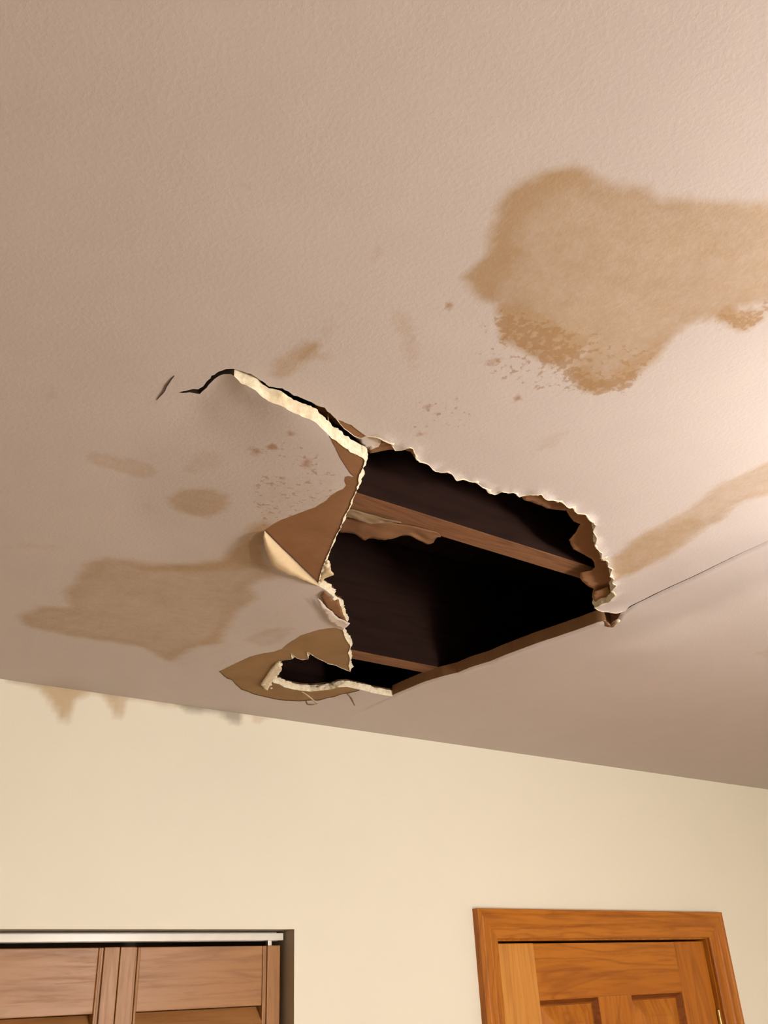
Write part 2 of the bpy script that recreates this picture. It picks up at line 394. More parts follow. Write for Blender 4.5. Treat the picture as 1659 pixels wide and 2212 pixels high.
def grid_pts(x0, x1, y0, y1, st, jit=.3):
    gx, gy = np.meshgrid(np.arange(x0, x1, st), np.arange(y0, y1, st))
    g = np.stack([gx.ravel(), gy.ravel()], 1)
    return g+(rng.rand(*g.shape)-.5)*st*jit
def sheet_points():
    A = grid_pts(-.25, 2.8, -1.62, -.005, .0085)
    B = grid_pts(-1.55, 3.25, -3.15, -.01, .09)
    B = B[~((B[:, 0] > -.28) & (B[:, 0] < 2.83) & (B[:, 1] > -1.65))]
    return np.concatenate([A, B])
def dist_loops(loops, P, far=.05):
    d = np.full(len(P), 9.0)
    for L, closed in loops:
        L = np.asarray(L)
        m = (P[:, 0] > L[:, 0].min()-far) & (P[:, 0] < L[:, 0].max()+far) & (P[:, 1] > L[:, 1].min()-far) & (P[:, 1] < L[:, 1].max()+far)
        idx = np.where(m)[0]
        if len(idx): d[idx] = np.minimum(d[idx], segdist(L, P[idx, 0], P[idx, 1], closed))
    return d
def ring(L, offs, closed=False):
    """points on both sides of a polyline, at given distances, so the rim can be shaped finely"""
    L = np.asarray(L); out = []
    for i in range(0, len(L)-1):
        a, b = L[i], L[i+1]; t = b-a; n = np.array([-t[1], t[0]])/(np.hypot(*t)+1e-9); m = (a+b)/2
        for o in offs: out += [m+n*o, m-n*o]
    return np.array(out)

def triangulate(outline, loops, extra_pts):
    cons = [(outline, True)]+loops
    P = sheet_points()
    d = dist_loops(cons, P)
    P = P[d > .004]
    if len(extra_pts):
        E = np.concatenate(extra_pts)
        dE = dist_loops(cons, E); E = E[dE > .0017]
        # thin the ring points
        key = {}; keep = []
        for i, e in enumerate(E):
            k = (int(e[0]/.0022), int(e[1]/.0022))
            if k not in key: key[k] = 1; keep.append(i)
        E = E[keep]
        P = np.concatenate([P, E])
    P = P[pip(outline, P[:, 0], P[:, 1])]
    verts = []; edges = []
    for L, closed in cons:
        s = len(verts); verts += [Vector((float(q[0]), float(q[1]))) for q in L]
        n = len(L); edges += [(s+i, s+(i+1) % n) for i in range(n if closed else n-1)]
    nb = len(verts)
    verts += [Vector((float(q[0]), float(q[1]))) for q in P]
    V, E_, Fc, ov, oe, of = delaunay_2d_cdt(verts, edges, [], 0, 1e-6)
    V = np.array([(v[0], v[1]) for v in V]); Fc = np.array([f for f in Fc if len(f) == 3])
    c = V[Fc].mean(1)
    Fc = Fc[pip(outline, c[:, 0], c[:, 1])]
    # map from input boundary vertex to output vertex
    mp = {}
    for i, src in enumerate(ov):
        for s_ in src:
            mp[s_] = i
    return V, Fc, mp

# ------------------------------------------------------------------ stains
S_BIG = [(1115, 400), (1165, 370), (1250, 352), (1280, 395), (1350, 410), (1400, 405), (1440, 425), (1560, 432), (1659, 438), (1760, 445), (1760, 640), (1659, 655), (1600, 655), (1530, 690), (1485, 700), (1440, 740), (1400, 785), (1345, 838), (1290, 850), (1250, 835), (1230, 790),
         (1260, 760), (1240, 735), (1200, 715), (1130, 680), (1075, 668), (1030, 640), (990, 598), (1040, 550), (1060, 490), (1088, 430)]
S_RIM = [(1115, 400), (1165, 372), (1250, 355), (1275, 400), (1180, 415), (1120, 470), (1110, 560), (1060, 640), (1030, 635), (995, 598), (1045, 550), (1065, 490), (1090, 430)]
K_BIG = [(1062, 690), (1100, 672), (1200, 712), (1262, 755), (1245, 790), (1300, 815), (1400, 790), (1350, 845), (1290, 855), (1240, 835), (1200, 795), (1150, 762), (1080, 732)]
K_WIDE = [(1030, 690), (1100, 660), (1220, 700), (1330, 740), (1420, 760), (1340, 860), (1240, 850), (1150, 850), (1040, 790)]
STAINS = [  # polygon, value, softness (m), rim
    (S_BIG, .76, .014, .04), (S_RIM, .22, .02, 0), ([(1072, 668), (1120, 662), (1200, 712), (1255, 738), (1245, 775), (1205, 795), (1150, 765), (1072, 735)], .80, .010, .1), ([(1215, 798), (1262, 795), (1305, 822), (1290, 852), (1262, 850)], .3, .010, 0), ([(1330, 800), (1420, 740), (1440, 745), (1350, 835)], .16, .012, 0),
    ([(1530, 682), (1570, 665), (1640, 665), (1655, 690), (1605, 712), (1550, 706)], .70, .010, .1),
    ([(1318, 1200), (1400, 1140), (1490, 1095), (1560, 1045), (1659, 1000), (1760, 960), (1760, 1040), (1659, 1068), (1600, 1085), (1545, 1130), (1500, 1160), (1430, 1200), (1360, 1232), (1320, 1240)], .60, .012, .05),
    ([(1330, 1195), (1400, 1150), (1500, 1110), (1520, 1130), (1430, 1195), (1360, 1230), (1325, 1235)], .22, .02, 0),
    ([(845, 682), (872, 660), (893, 700), (905, 760), (900, 795), (880, 790), (862, 740)], .36, .007, .04),
    ([(583, 812), (588, 782), (630, 748), (672, 728), (680, 745), (668, 780), (625, 815), (600, 822)], .58, .009, .04),
    ([(640, 760), (690, 715), (745, 645), (755, 650), (705, 730), (660, 775)], .28, .008, 0),
    ([(670, 752), (715, 765), (712, 780), (672, 772)], .32, .004, 0),
    ([(838, 455), (853, 453), (855, 480), (843, 484)], .40, .004, 0), ([(796, 585), (808, 548), (821, 540), (815, 572), (802, 586)], .40, .003, 0),
    ([(512, 395), (525, 385), (550, 410), (543, 418)], .34, .005, 0), ([(1140, 978), (1165, 950), (1220, 925), (1227, 935), (1195, 962), (1150, 985)], .30, .007, 0),
    ([(690, 700), (780, 690), (800, 760), (760, 800), (700, 780)], .10, .02, 0),
    ([(182, 988), (200, 972), (260, 985), (330, 1000), (343, 1020), (320, 1034), (270, 1022), (205, 1002)], .34, .008, .12),
    ([(395, 1005), (420, 970), (480, 955), (487, 980), (440, 1010), (400, 1025)], .30, .010, .0),
    ([(360, 1072), (400, 1052), (450, 1045), (490, 1058), (492, 1090), (445, 1112), (380, 1100)], .66, .012, .0),
    ([(300, 1080), (330, 1085), (330, 1115), (305, 1110)], .24, .008, 0), ([(560, 1000), (720, 1000), (735, 1060), (640, 1100), (560, 1120), (540, 1060)], .2, .02, 0),
    ([(190, 1215), (230, 1205), (330, 1215), (420, 1215), (480, 1198), (540, 1125), (575, 1112), (600, 1130), (572, 1150), (578, 1200), (604, 1235), (560, 1245), (540, 1262), (560, 1290), (520, 1312), (500, 1350), (480, 1388), (420, 1400),
      (370, 1430), (310, 1400), (220, 1385), (130, 1370), (60, 1355), (32, 1330), (90, 1308), (150, 1310), (140, 1275), (168, 1250)], .62, .022, .10),
    ([(540, 1125), (575, 1110), (640, 1115), (600, 1140), (572, 1160), (575, 1210), (500, 1225), (420, 1235), (300, 1225), (480, 1205)], .22, .018, 0),
    ([(535, 1383), (575, 1357), (640, 1352), (615, 1388), (560, 1398)], .26, .008, .12),
    ([(430, 1440), (480, 1420), (600, 1400), (560, 1430), (480, 1455)], .12, .012, 0),
    ([(0, 1180), (60, 1168), (130, 1176), (140, 1188), (70, 1186), (0, 1190)], .22, .006, 0), ([(90, 852), (112, 850), (114, 866), (95, 868)], .32, .006, 0),
    ([(1625, 1412), (1660, 1400), (1700, 1405), (1700, 1420), (1640, 1422)], .26, .008, 0),
    ([(-60, 800), (200, 800), (470, 805), (400, 860), (300, 900), (100, 880), (-60, 890)], .10, .03, 0),
    ([(290, 1418), (400, 1440), (520, 1400), (640, 1350), (640, 1300), (500, 1350), (380, 1410)], .12, .02, 0),
    ([(770, 955), (800, 935), (840, 945), (850, 968), (830, 972), (800, 970)], .22, .008, 0),
    ([(950, 985), (1050, 1030), (1040, 1048), (940, 1010)], .10, .01, 0),
]
SPECKS = [(K_BIG, .95, .012), (K_WIDE, .36, .02), ([(1530, 682), (1570, 665), (1640, 665), (1655, 690), (1605, 712), (1550, 706)], .8, .01),
          ([(860, 870), (930, 860), (1000, 850), (1030, 890), (1000, 930), (900, 935), (860, 910)], .20, .01), ([(1150, 820), (1240, 820), (1240, 850), (1150, 850)], .4, .01),
          ([(560, 1000), (720, 985), (735, 1050), (640, 1110), (560, 1130), (540, 1060)], .30, .02), ([(560, 935), (620, 925), (690, 950), (700, 1000), (640, 1000), (570, 965)], .25, .01),
          ([(1640, 640), (1700, 640), (1700, 690), (1640, 690)], .5, .01)]
SPOTS = [(965, 658, 6, .8), (1115, 863, 8, .9), (1010, 886, 6, .7), (882, 881, 5, .7), (924, 881, 6, .6), (1072, 783, 9, .9), (1040, 780, 6, .6), (1150, 830, 6, .6), (1180, 832, 6, .6), (905, 884, 5, .5), (985, 852, 4, .5),
         (548, 955, 11, .9), (560, 962, 7, .7), (592, 944, 9, 1), (508, 929, 7, .5), (654, 975, 6, .9), (668, 966, 9, .6), (668, 985, 7, .5), (625, 908, 6, .6), (575, 861, 5, .5), (720, 1038, 7, .5), (1245, 745, 12, .4),
         (1450, 1060, 5, .0), (876, 918, 5, .5), (910, 938, 4, .5), (1010, 905, 4, .5)]
def stain_attrs(V):
    n = len(V); st = np.zeros(n); sp = np.zeros(n); rd = np.zeros(n)
    W = np.zeros((n, 2))
    m = (V[:, 0] > -.3) & (V[:, 0] < 2.9) & (V[:, 1] > -1.75); idx = np.where(m)[0]
    for i in idx:
        x, y = V[i]
        a = noise.noise_vector(Vector((x*11, y*11, 1.7))); b = noise.noise_vector(Vector((x*38, y*38, 5.2)))
        W[i] = (x+a[0]*.006+b[0]*.004, y+a[1]*.006+b[1]*.004)
    def mask(pl, soft):
        P = np.array([ray_z(x, y, H)[:2] for x, y in pl]); o = 3*soft
        k = np.where(m & (V[:, 0] > P[:, 0].min()-o) & (V[:, 0] < P[:, 0].max()+o) & (V[:, 1] > P[:, 1].min()-o) & (V[:, 1] < P[:, 1].max()+o))[0]
        if not len(k): return k, None, None
        d = segdist(P, W[k, 0], W[k, 1]); ins = pip(P, W[k, 0], W[k, 1]); sd = np.where(ins, d, -d)
        t = np.clip((sd+soft*.5)/soft, 0, 1); return k, t*t*(3-2*t), sd
    for pl, val, soft, rim in STAINS:
        k, t, sd = mask(pl, soft)
        if t is None: continue
        st[k] += t*(val+rim*np.exp(-(np.maximum(sd-soft*.6, 0)/.012)**2))
    for pl, val, soft in SPECKS:
        k, t, sd = mask(pl, soft)
        if t is not None: sp[k] = np.maximum(sp[k], t*val)
    for px, py, r, val in SPOTS:
        c = ray_z(px, py, H)[:2]; e = ray_z(px+r, py, H)[:2]; rr = np.hypot(*(e-c))*.9+.0008
        d = np.hypot(V[:, 0]-c[0], V[:, 1]-c[1]); rd = np.maximum(rd, val*np.clip(1.5-d/rr, 0, 1))
    return np.clip(st, 0, 1.2), sp, rd
def put_attr(me, name, a):
    t = me.attributes.new(name, 'FLOAT', 'POINT'); t.data.foreach_set('value', np.asarray(a, np.float32))

# ------------------------------------------------------------------ ceiling boards
# everything on the flap side of the crack follows the flap field
flap_dom = [q for q in lo_r] + [np.array([jtop[0], 0.0]), np.array([-1.6, 0.0]), np.array([-1.6, -2.2])] + [ray_z(-200, 760, H)[:2], ray_z(200, 800, H)[:2], ray_z(345, 838, H)[:2], up[-1]]
CORE = .0016
UPN = next(k for k, q in enumerate(up_r) if np.hypot(*(q-up[CRACK_UP.index((777, 946))])) < .003)
def surf_z(V, flap, upchain):
    z = np.full(len(V), H, float)
    fs = flapS(V[flap]); z[flap] -= fs
    g = ~flap
    z[g] -= seamS(V[g])
    # the torn rim curls down a little
    k = np.where(g & (V[:, 0] > .2) & (V[:, 0] < 1.1) & (V[:, 1] > -1.1) & (V[:, 1] < -.6))[0]
    d = segdist(upchain[:UPN], V[k, 0], V[k, 1], False)
    for i, dd in zip(k, d):
        if dd < .012:
            x, y = V[i]; a = noise.noise(Vector((x*55, y*55, 4)))
            z[i] -= max(0, .6+1.3*a)*.0034*(1-dd/.012)**1.5
    return z

def wall_rows(chain_xy, z_lo, out_sign, rows=5, amp=.0022, seed=0.0, thick=T, lean=0.0):
    """broken edge: from the face up to the back of the board"""
    n = len(chain_xy); vs = []; fs = []
    P = np.asarray(chain_xy)
    for r in range(rows):
        t = r/(rows-1)
        for i in range(n):
            a = P[max(0, i-1)]; b = P[min(n-1, i+1)]; tg = b-a; L = np.hypot(*tg)+1e-9
            nr = np.array([-tg[1], tg[0]])/L*out_sign
            q = P[i]
            k = 0 if r == 0 else 1
            nz = noise.noise(Vector((q[0]*140, q[1]*140, t*2.2+seed)))+.5*noise.noise(Vector((q[0]*420, q[1]*420, t*5+seed)))
            off = (nz*amp*1.6+amp*.5*math.sin(t*math.pi)+lean*t)*k*min(1, (i+.5)/6, (n-i-.5)/6)
            vs.append((q[0]+nr[0]*off, q[1]+nr[1]*off, z_lo[i]+t*thick))
    for r in range(rows-1):
        for i in range(n-1):
            a = r*n+i; fs.append((a, a+1, a+n+1, a+n))
    return vs, fs

def build_sheet1():
    extra = [ring(up_r, (.0025, .006, .010)), ring(lo_r, (.003, .007))]
    V, Fc, mp = triangulate(sheet1, [(peelA, True), (peelB, True)], extra)
    flap = pip(flap_dom, V[:, 0], V[:, 1])
    lo_idx = [mp[i] for i in range(i_lo, i_end) if i in mp]; up_idx = [mp[i] for i in range(i_up, i_lo) if i in mp]
    flap[up_idx] = False; flap[lo_idx] = True
    z = surf_z(V, flap, up_r)
    c = V[Fc].mean(1)
    inA = pip(peelA, c[:, 0], c[:, 1]); inB = pip(peelB, c[:, 0], c[:, 1])
    st, sp, rd = stain_attrs(V)
    def sub(mask, name, mat, dz, parent):
        F = Fc[mask]; used = np.unique(F); mpv = -np.ones(len(V), int); mpv[used] = np.arange(len(used))
        vv = np.column_stack([V[used], z[used]+dz])
        fl = mpv[F]
        # make every face look down
        a, b, c3 = vv[fl[:, 0]], vv[fl[:, 1]], vv[fl[:, 2]]
        nz = (b-a)[:, 0]*(c3-a)[:, 1]-(b-a)[:, 1]*(c3-a)[:, 0]
        fl = np.where((nz > 0)[:, None], fl[:, ::-1], fl)
        faces = [tuple(int(x) for x in f) for f in fl]
        o = make_obj(name, vv, faces, mat, parent, True)
        put_attr(o.data, 'stain', st[used]); put_attr(o.data, 'speck', sp[used]); put_attr(o.data, 'redspot', rd[used])
        return o
    ceil = sub(~(inA | inB), 'ceiling', M_CEIL, 0.0, None); structure(ceil)
    A = sub(inA, 'exposed_backing', M_KRAFT, CORE*.6, ceil); A['label'] = 'bare brown paper where the paint layer tore off the sagging corner'
    B = sub(inB, 'exposed_backing', M_KRAFT2, CORE*.6, ceil); B['label'] = 'stripped tan patch around the small hole near the wall'
    # back of the board
    used = np.arange(len(V)); 
    keep = (c[:, 0] > -.3) & (c[:, 1] > -1.7)
    F = Fc; vv = np.column_stack([V, z+T])
    a, b, c3 = vv[F[:, 0]], vv[F[:, 1]], vv[F[:, 2]]
    nz = (b-a)[:, 0]*(c3-a)[:, 1]-(b-a)[:, 1]*(c3-a)[:, 0]
    F = np.where((nz < 0)[:, None], F[:, ::-1], F)
    bk = make_obj('board_back', vv, [tuple(int(x) for x in f) for f in F], M_KRAFT, ceil, True)
    # broken edges
    zz = dict(zip(range(len(V)), z))
    def edge(i0, i1, sign, name, mat, amp, label, lean=0.0, thick=T):
        ids = [mp[i] for i in range(i0, i1) if i in mp]
        P = V[ids]; zl = [z[k] for k in ids]
        vs, fs = wall_rows(P, zl, sign, 6, amp, i0*.1, thick, lean)
        o = make_obj(name, vs, fs, mat, ceil, True); o['label'] = label; return o
    n_cr = next(k for k, q in enumerate(lo_r) if np.hypot(*(q-lo[NCR])) < .003)
    n_tip = next(k for k, q in enumerate(lo_r) if np.hypot(*(q-lo[CRACK_LO.index((686, 1264))])) < .003)
    edge(i_up, i_lo, -1, 'broken_edge', M_GYP, .0012, 'crumbled edge of the fixed board along the crack and hole')
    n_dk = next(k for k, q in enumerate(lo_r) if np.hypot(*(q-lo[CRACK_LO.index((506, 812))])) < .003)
    edge(i_lo, i_lo+n_dk+1, -1, 'broken_edge', M_GAPSHADE, .0010, 'crack edge at the left tip of the crack, coloured dark as gap shade')
    edge(i_lo+n_dk, i_lo+n_cr+1, -1, 'broken_edge', M_GYP, .0016, 'thick white gypsum edge facing out along the long crack', lean=.001)
    edge(i_lo+n_cr, i_lo+n_tip+1, -1, 'broken_edge', M_GYP, .0014, 'thin pale gypsum edge down the side of the sagging corner', lean=.006)
    edge(i_lo+n_tip, i_end, -1, 'broken_edge', M_GYP, .0030, 'ragged white edge around the lower end of the hole', lean=.002, thick=.0118)
    # torn whitish fringe of the face paper along the hole rim
    vs = []; fs = []; q_ = np.asarray(up_r[:UPN]); n_ = len(q_)
    pts = []
    for i in range(n_):
        t = q_[min(n_-1, i+1)]-q_[max(0, i-1)]; nn = np.array([-t[1], t[0]])/(np.hypot(*t)+1e-9)
        w_ = .0003+.0060*max(0, noise.noise(Vector((q_[i][0]*75, q_[i][1]*75, 2)))-.02+.5*noise.noise(Vector((q_[i][0]*260, q_[i][1]*260, 6))))
        for f_ in (-.0006, w_*.5, w_): pts.append(q_[i]+nn*f_)
    pts = np.array(pts); zz_ = surf_z(pts, np.zeros(len(pts), bool), up_r)
    for k, (p_, z_) in enumerate(zip(pts, zz_)): vs.append((p_[0], p_[1], z_-(.0002, .0011, -.0002)[k % 3]))
    for i in range(n_-1):
        for j in range(2): k = 3*i+j; fs.append((k, k+1, k+4, k+3))
    o = make_obj('torn_rim', vs, fs, M_GYP, ceil, True); o['label'] = 'frayed whitish rim of torn paper and plaster along the hole'
    # seam edge
    ids = [mp[i] for i in range(2, i_up) if i in mp]
    vs, fs = wall_rows(V[ids], [z[k] for k in ids], 1, 2, 0.0)
    make_obj('paper_edge', vs, fs, M_KRAFT, ceil, True)
    return ceil

def build_sheet2():
    V, Fc, mp = triangulate(sheet2, [], [ring(sm_r, (.002, .004, .007))])
    z = H-seamS(V)
    n0 = 4
    d = np.full(len(V), 9.0); k = np.where((V[:, 0] > .9) & (V[:, 0] < 1.2) & (V[:, 1] > -1.4))[0]
    d[k] = segdist(sm_r, V[k, 0], V[k, 1], False)
    # rounded, slightly puckered board edge
    m = (d < .009) & (V[:, 1] < lo[-1][1]+.0)
    fall = np.clip(1-d[m]/.009, 0, 1)
    z[m] += .0022*fall**2-.0012*np.sin(fall*math.pi)
    c = V[Fc].mean(1); st, sp, rd = stain_attrs(V)
    vv = np.column_stack([V, z]); F = Fc
    a, b, c3 = vv[F[:, 0]], vv[F[:, 1]], vv[F[:, 2]]
    nz = (b-a)[:, 0]*(c3-a)[:, 1]-(b-a)[:, 1]*(c3-a)[:, 0]
    Fd = np.where((nz > 0)[:, None], F[:, ::-1], F)
    o = make_obj('ceiling', vv, [tuple(int(x) for x in f) for f in Fd], M_CEIL, None, True); structure(o)
    put_attr(o.data, 'stain', st); put_attr(o.data, 'speck', sp); put_attr(o.data, 'redspot', rd)
    vv = np.column_stack([V, z+T])
    make_obj('board_back', vv, [tuple(int(x) for x in f[::-1]) for f in Fd], M_KRAFT, o, True)
    ids = [mp[i] for i in range(n0, len(sheet2)) if i in mp]
    nh = next(k for k, i in enumerate(ids) if V[i, 1] < up[0][1]-.004)
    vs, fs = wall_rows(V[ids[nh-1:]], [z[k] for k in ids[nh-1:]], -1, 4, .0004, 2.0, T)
    make_obj('joint_edge', vs, fs, M_GAPSHADE, o, True)['label'] = 'board edge inside the open seam, coloured dark as gap shade'
    ids = ids[:nh]
    vs, fs = wall_rows(V[ids], [z[k] for k in ids], -1, 4, .0004, 2.0, T+.004)
    e = make_obj('paper_edge', vs, fs, M_KRAFT, o, True); e['label'] = 'brown papered board edge closing the far side of the hole'
    return o
CEIL = build_sheet1(); CEIL2 = build_sheet2()

# ------------------------------------------------------------------ torn paper, crumbs and scraps on the ceiling
def ragged(name, pts, mat, parent, label=None, field=None, dz=.012, jag=.0009, step=.003, wav=.0015, thick=.0007, zf=None):
    """thin torn sheet with its own outline (points on the ceiling), lying at dz above the painted face"""
    fld = field or (lambda q: np.zeros(len(np.atleast_2d(q))))
    P = [place(x, y, fld, dz) for x, y in pts]
    L = resample(P, step, jag, True); L = np.asarray(L)
    gx = grid_pts(L[:, 0].min(), L[:, 0].max(), L[:, 1].min(), L[:, 1].max(), .005, .4)
    if len(gx):
        gx = gx[pip(L, gx[:, 0], gx[:, 1])]
    if len(gx):
        gx = gx[segdist(L, gx[:, 0], gx[:, 1]) > .002]
    verts = [Vector((float(q[0]), float(q[1]))) for q in L]+[Vector((float(q[0]), float(q[1]))) for q in gx]
    n = len(L)
    V, E_, F, ov, oe, of = delaunay_2d_cdt(verts, [(i, (i+1) % n) for i in range(n)], [], 0, 1e-6)
    V = np.array([(v[0], v[1]) for v in V]); F = np.array([f for f in F if len(f) == 3]); c = V[F].mean(1)
    F = F[pip(L, c[:, 0], c[:, 1])]
    z = H+dz-fld(V)+np.array([noise.noise(Vector((x*45, y*45, dz*90)))*wav for x, y in V])
    if zf is not None: z = z+np.array([zf(x, y) for x, y in V])
    o = make_obj(name, np.column_stack([V, z]), [tuple(int(i) for i in f) for f in F], mat, parent, True)
    md = o.modifiers.new('thickness', 'SOLIDIFY'); md.thickness = thick; md.offset = 1
    if label: o['label'] = label
    return o

# back paper still spanning the right-hand rim of the hole
ragged('torn_backing', [(1122, 1064), (1156, 1056), (1200, 1072), (1244, 1090), (1286, 1112), (1302, 1140), (1306, 1178), (1326, 1200), (1340, 1250), (1340, 1285), (1325, 1306), (1287, 1310), (1285, 1300), (1279, 1290), (1282, 1272), (1270, 1266), (1262, 1258), (1252, 1248), (1254, 1238),
       (1278, 1232), (1285, 1226), (1284, 1216), (1276, 1206), (1262, 1198), (1250, 1192), (1238, 1186), (1234, 1178), (1229, 1166), (1244, 1152), (1254, 1132), (1240, 1126), (1232, 1118), (1227, 1110), (1223, 1102), (1205, 1101), (1181, 1099), (1168, 1092), (1150, 1085), (1132, 1080)],
       M_KRAFT, CEIL, 'ragged brown backing paper along the right rim of the hole', seamS, .0135)
ragged('torn_backing', [(1284, 1278), (1312, 1268), (1322, 1285), (1312, 1300), (1290, 1304), (1280, 1292)], M_KRAFT, CEIL, None, seamS, .007)
ragged('torn_backing', [(764, 942), (775, 935), (852, 940), (905, 965), (908, 988), (900, 996), (893, 984), (886, 975), (874, 972), (856, 973), (838, 973), (818, 977), (800, 979), (788, 972)], M_KRAFT, CEIL,
       'brown backing paper at the notch where crack meets hole', None, .010)
ragged('torn_backing', [(766, 944), (795, 938), (822, 942), (824, 952), (818, 966), (800, 973), (786, 966)], M_PAPERW, CEIL, 'pale layer of paper peeling at the notch', None, .005)
ragged('torn_backing', [(680, 872), (700, 876), (722, 896), (734, 912), (738, 924), (722, 918), (706, 905), (690, 897), (684, 886)], M_KRAFT, CEIL, 'small brown paper tongue in the crack', None, .008)
ragged('torn_backing', [(700, 1276), (716, 1290), (722, 1300), (731, 1296), (736, 1310), (741, 1326), (750, 1344), (738, 1342), (724, 1330), (708, 1316), (698, 1300), (692, 1286)], M_KRAFT, CEIL, 'frayed brown paper at the left lip of the hole', flapS, -.002, zf=None)
ragged('torn_paint_film', [(686, 1292), (694, 1298), (702, 1308), (712, 1318), (722, 1328), (734, 1338), (742, 1341), (756, 1346), (748, 1355), (738, 1359), (724, 1352), (714, 1345), (706, 1332), (702, 1325), (694, 1316), (688, 1304)], M_PAPERW, CEIL,
       'whitish strip of paint film torn along the left lip', flapS, -.005, zf=None)
ragged('torn_backing', [(706, 1208), (714, 1218), (715, 1232), (722, 1242), (712, 1246), (702, 1250), (694, 1258), (690, 1254), (700, 1232)], M_KRAFT3, CEIL, 'pale frayed tuft at the side of the sagging corner', flapS, .003)
ragged('torn_backing', [(604, 1432), (608, 1446), (602, 1458), (592, 1466), (584, 1480), (578, 1492), (570, 1486), (564, 1480), (572, 1468), (580, 1456), (590, 1442), (598, 1434)], M_GYP, CEIL, 'white crumbly lump at the left end of the small hole', flapS, -.003, thick=.004)

# folded-back flap of face paper
def curled(name, foldA, foldB, outline, depth, mat, label, field):
    A, B = np.array(foldA, float), np.array(foldB, float); n, m = 36, 9; vs = []; fs = []
    O = np.array(outline, float); cum = np.r_[0, np.cumsum(np.hypot(*np.diff(O, axis=0).T))]; cum /= cum[-1]
    for i in range(n+1):
        u = i/n; a = A+(B-A)*u; o = np.array([np.interp(u, cum, O[:, 0]), np.interp(u, cum, O[:, 1])])
        o += np.array([noise.noise(Vector((u*22, 1, 0))), noise.noise(Vector((u*22, 7, 0)))])*4*math.sin(math.pi*u)
        env = math.sin(math.pi*min(1, max(0, u)))**.6
        for j in range(m+1):
            v = j/m; p = a+(o-a)*v
            base = place(p[0], p[1], field); s = float(field(base)[0])
            d = depth*env*math.sin(v*math.pi*.62)*1.0+.0006
            q = ray_z(p[0], p[1], H-s-d); vs.append(q)
    for i in range(n):
        for j in range(m):
            k = i*(m+1)+j; fs.append((k, k+1, k+m+2, k+m+1))
    o = make_obj(name, vs, fs, mat, CEIL, True); o['label'] = label
    md = o.modifiers.new('thickness', 'SOLIDIFY'); md.thickness = .0006; md.offset = 0
    return o
curled('peeled_paper', (571, 1147), (690, 1265), [(571, 1149), (569, 1160), (571, 1176), (578, 1199), (584, 1214), (590, 1224), (603, 1232), (615, 1239), (632, 1245), (647, 1250), (662, 1256), (676, 1262), (690, 1266)], .016,
       M_KRAFT3, 'cream face paper folded back in a curl below the bare brown patch', flapS)

# gypsum crumbs hanging on torn rims
def crumb(px, py, r, field, dz, mat, flat=1.0):
    q = place(px, py, field, dz); s = float(field(q)[0])
    bm = bmesh.new(); bmesh.ops.create_icosphere(bm, subdivisions=2, radius=r)
    sx, sy = random.uniform(.8, 1.4), random.uniform(.7, 1.1)
    for v in bm.verts:
        k = 1+.45*noise.noise(v.co*(1.6/r)+Vector((px, py, 0)))
        v.co = Vector((v.co.x*k*sx, v.co.y*k*sy, v.co.z*k*flat))
    me = bpy.data.meshes.new('gypsum_crumb'); bm.to_mesh(me); bm.free(); me.materials.append(mat)
    me.polygons.foreach_set('use_smooth', [True]*len(me.polygons))
    o = bpy.data.objects.new('gypsum_crumb', me); col.objects.link(o); o.location = (q[0], q[1], H-s+dz); o.rotation_euler = (0, 0, random.uniform(0, 6)); o.parent = CEIL
zero = lambda q: np.zeros(len(np.atleast_2d(q)))
for px, py, r in [(1232, 1092, .0045), (1303, 1206, .0048), (1296, 1190, .003), (1317, 1224, .0035), (1324, 1250, .0038), (1321, 1236, .0028), (1326, 1262, .003), (1330, 1282, .0028), (1204, 1083, .0025), (1160, 1068, .0025), (1285, 1166, .002), (1288, 1150, .002)]:
    crumb(px+1, py, r, seamS, .001, M_GYP, .6)
for px, py, r in [(1334, 1341, .0035)]:
    crumb(px, py, r, seamS, .0, M_GYP, .8)
for px, py, r in [(604, 1436, .005), (600, 1448, .0055), (592, 1462, .005), (582, 1478, .004), (574, 1486, .0035), (586, 1486, .0028), (706, 1222, .0035), (708, 1214, .003), (690, 1262, .0025), (1322, 1350, .0)]:
    if r: crumb(px, py, r, flapS, .001, M_GYP, .8)

# dangling shreds under the small hole
def shred(name, pts, width, mat, label, dzs):
    """narrow torn strip: pts on the ceiling, dzs how far each point hangs below it"""
    C = [ray_z(x, y, H-d) for (x, y), d in zip(pts, dzs)]; vs = []; fs = []
    C2 = []
    for i in range(len(C)-1):
        for j in range(4): C2.append(C[i]+(C[i+1]-C[i])*j/4)
    C2.append(C[-1]); n = len(C2)
    for i, c in enumerate(C2):
        t = C2[min(n-1, i+1)]-C2[max(0, i-1)]; t = t/np.linalg.norm(t)
        s = np.cross(t, np.array([.35, -.35, .87])); s = s/np.linalg.norm(s)
        wd = width*(.55+.45*math.sin(math.pi*min(1, i/n*1.1+.15)))*(1+.4*noise.noise(Vector((i*.9, width*999, 0))))
        vs += [c-s*wd, c+s*wd]
    for i in range(n-1): fs.append((2*i, 2*i+1, 2*i+3, 2*i+2))
    o = make_obj(name, vs, fs, mat, CEIL, True); o['label'] = label
    md = o.modifiers.new('thickness', 'SOLIDIFY'); md.thickness = .0008; md.offset = 0
shred('paper_shred', [(652, 1494), (664, 1502), (676, 1512), (686, 1521)], .0042, M_KRAFT3, 'longer cream paper shred dangling from the small hole rim', [.001, .006, .012, .016])
shred('paper_shred', [(686, 1520), (676, 1522), (664, 1522), (661, 1514)], .0040, M_KRAFT2, 'curled tan tip of the dangling shred', [.016, .018, .017, .012])
shred('paper_shred', [(750, 1499), (757, 1506), (762, 1516), (766, 1524)], .0026, M_KRAFT2, 'short tan paper shred near the hole corner', [.001, .006, .010, .013])
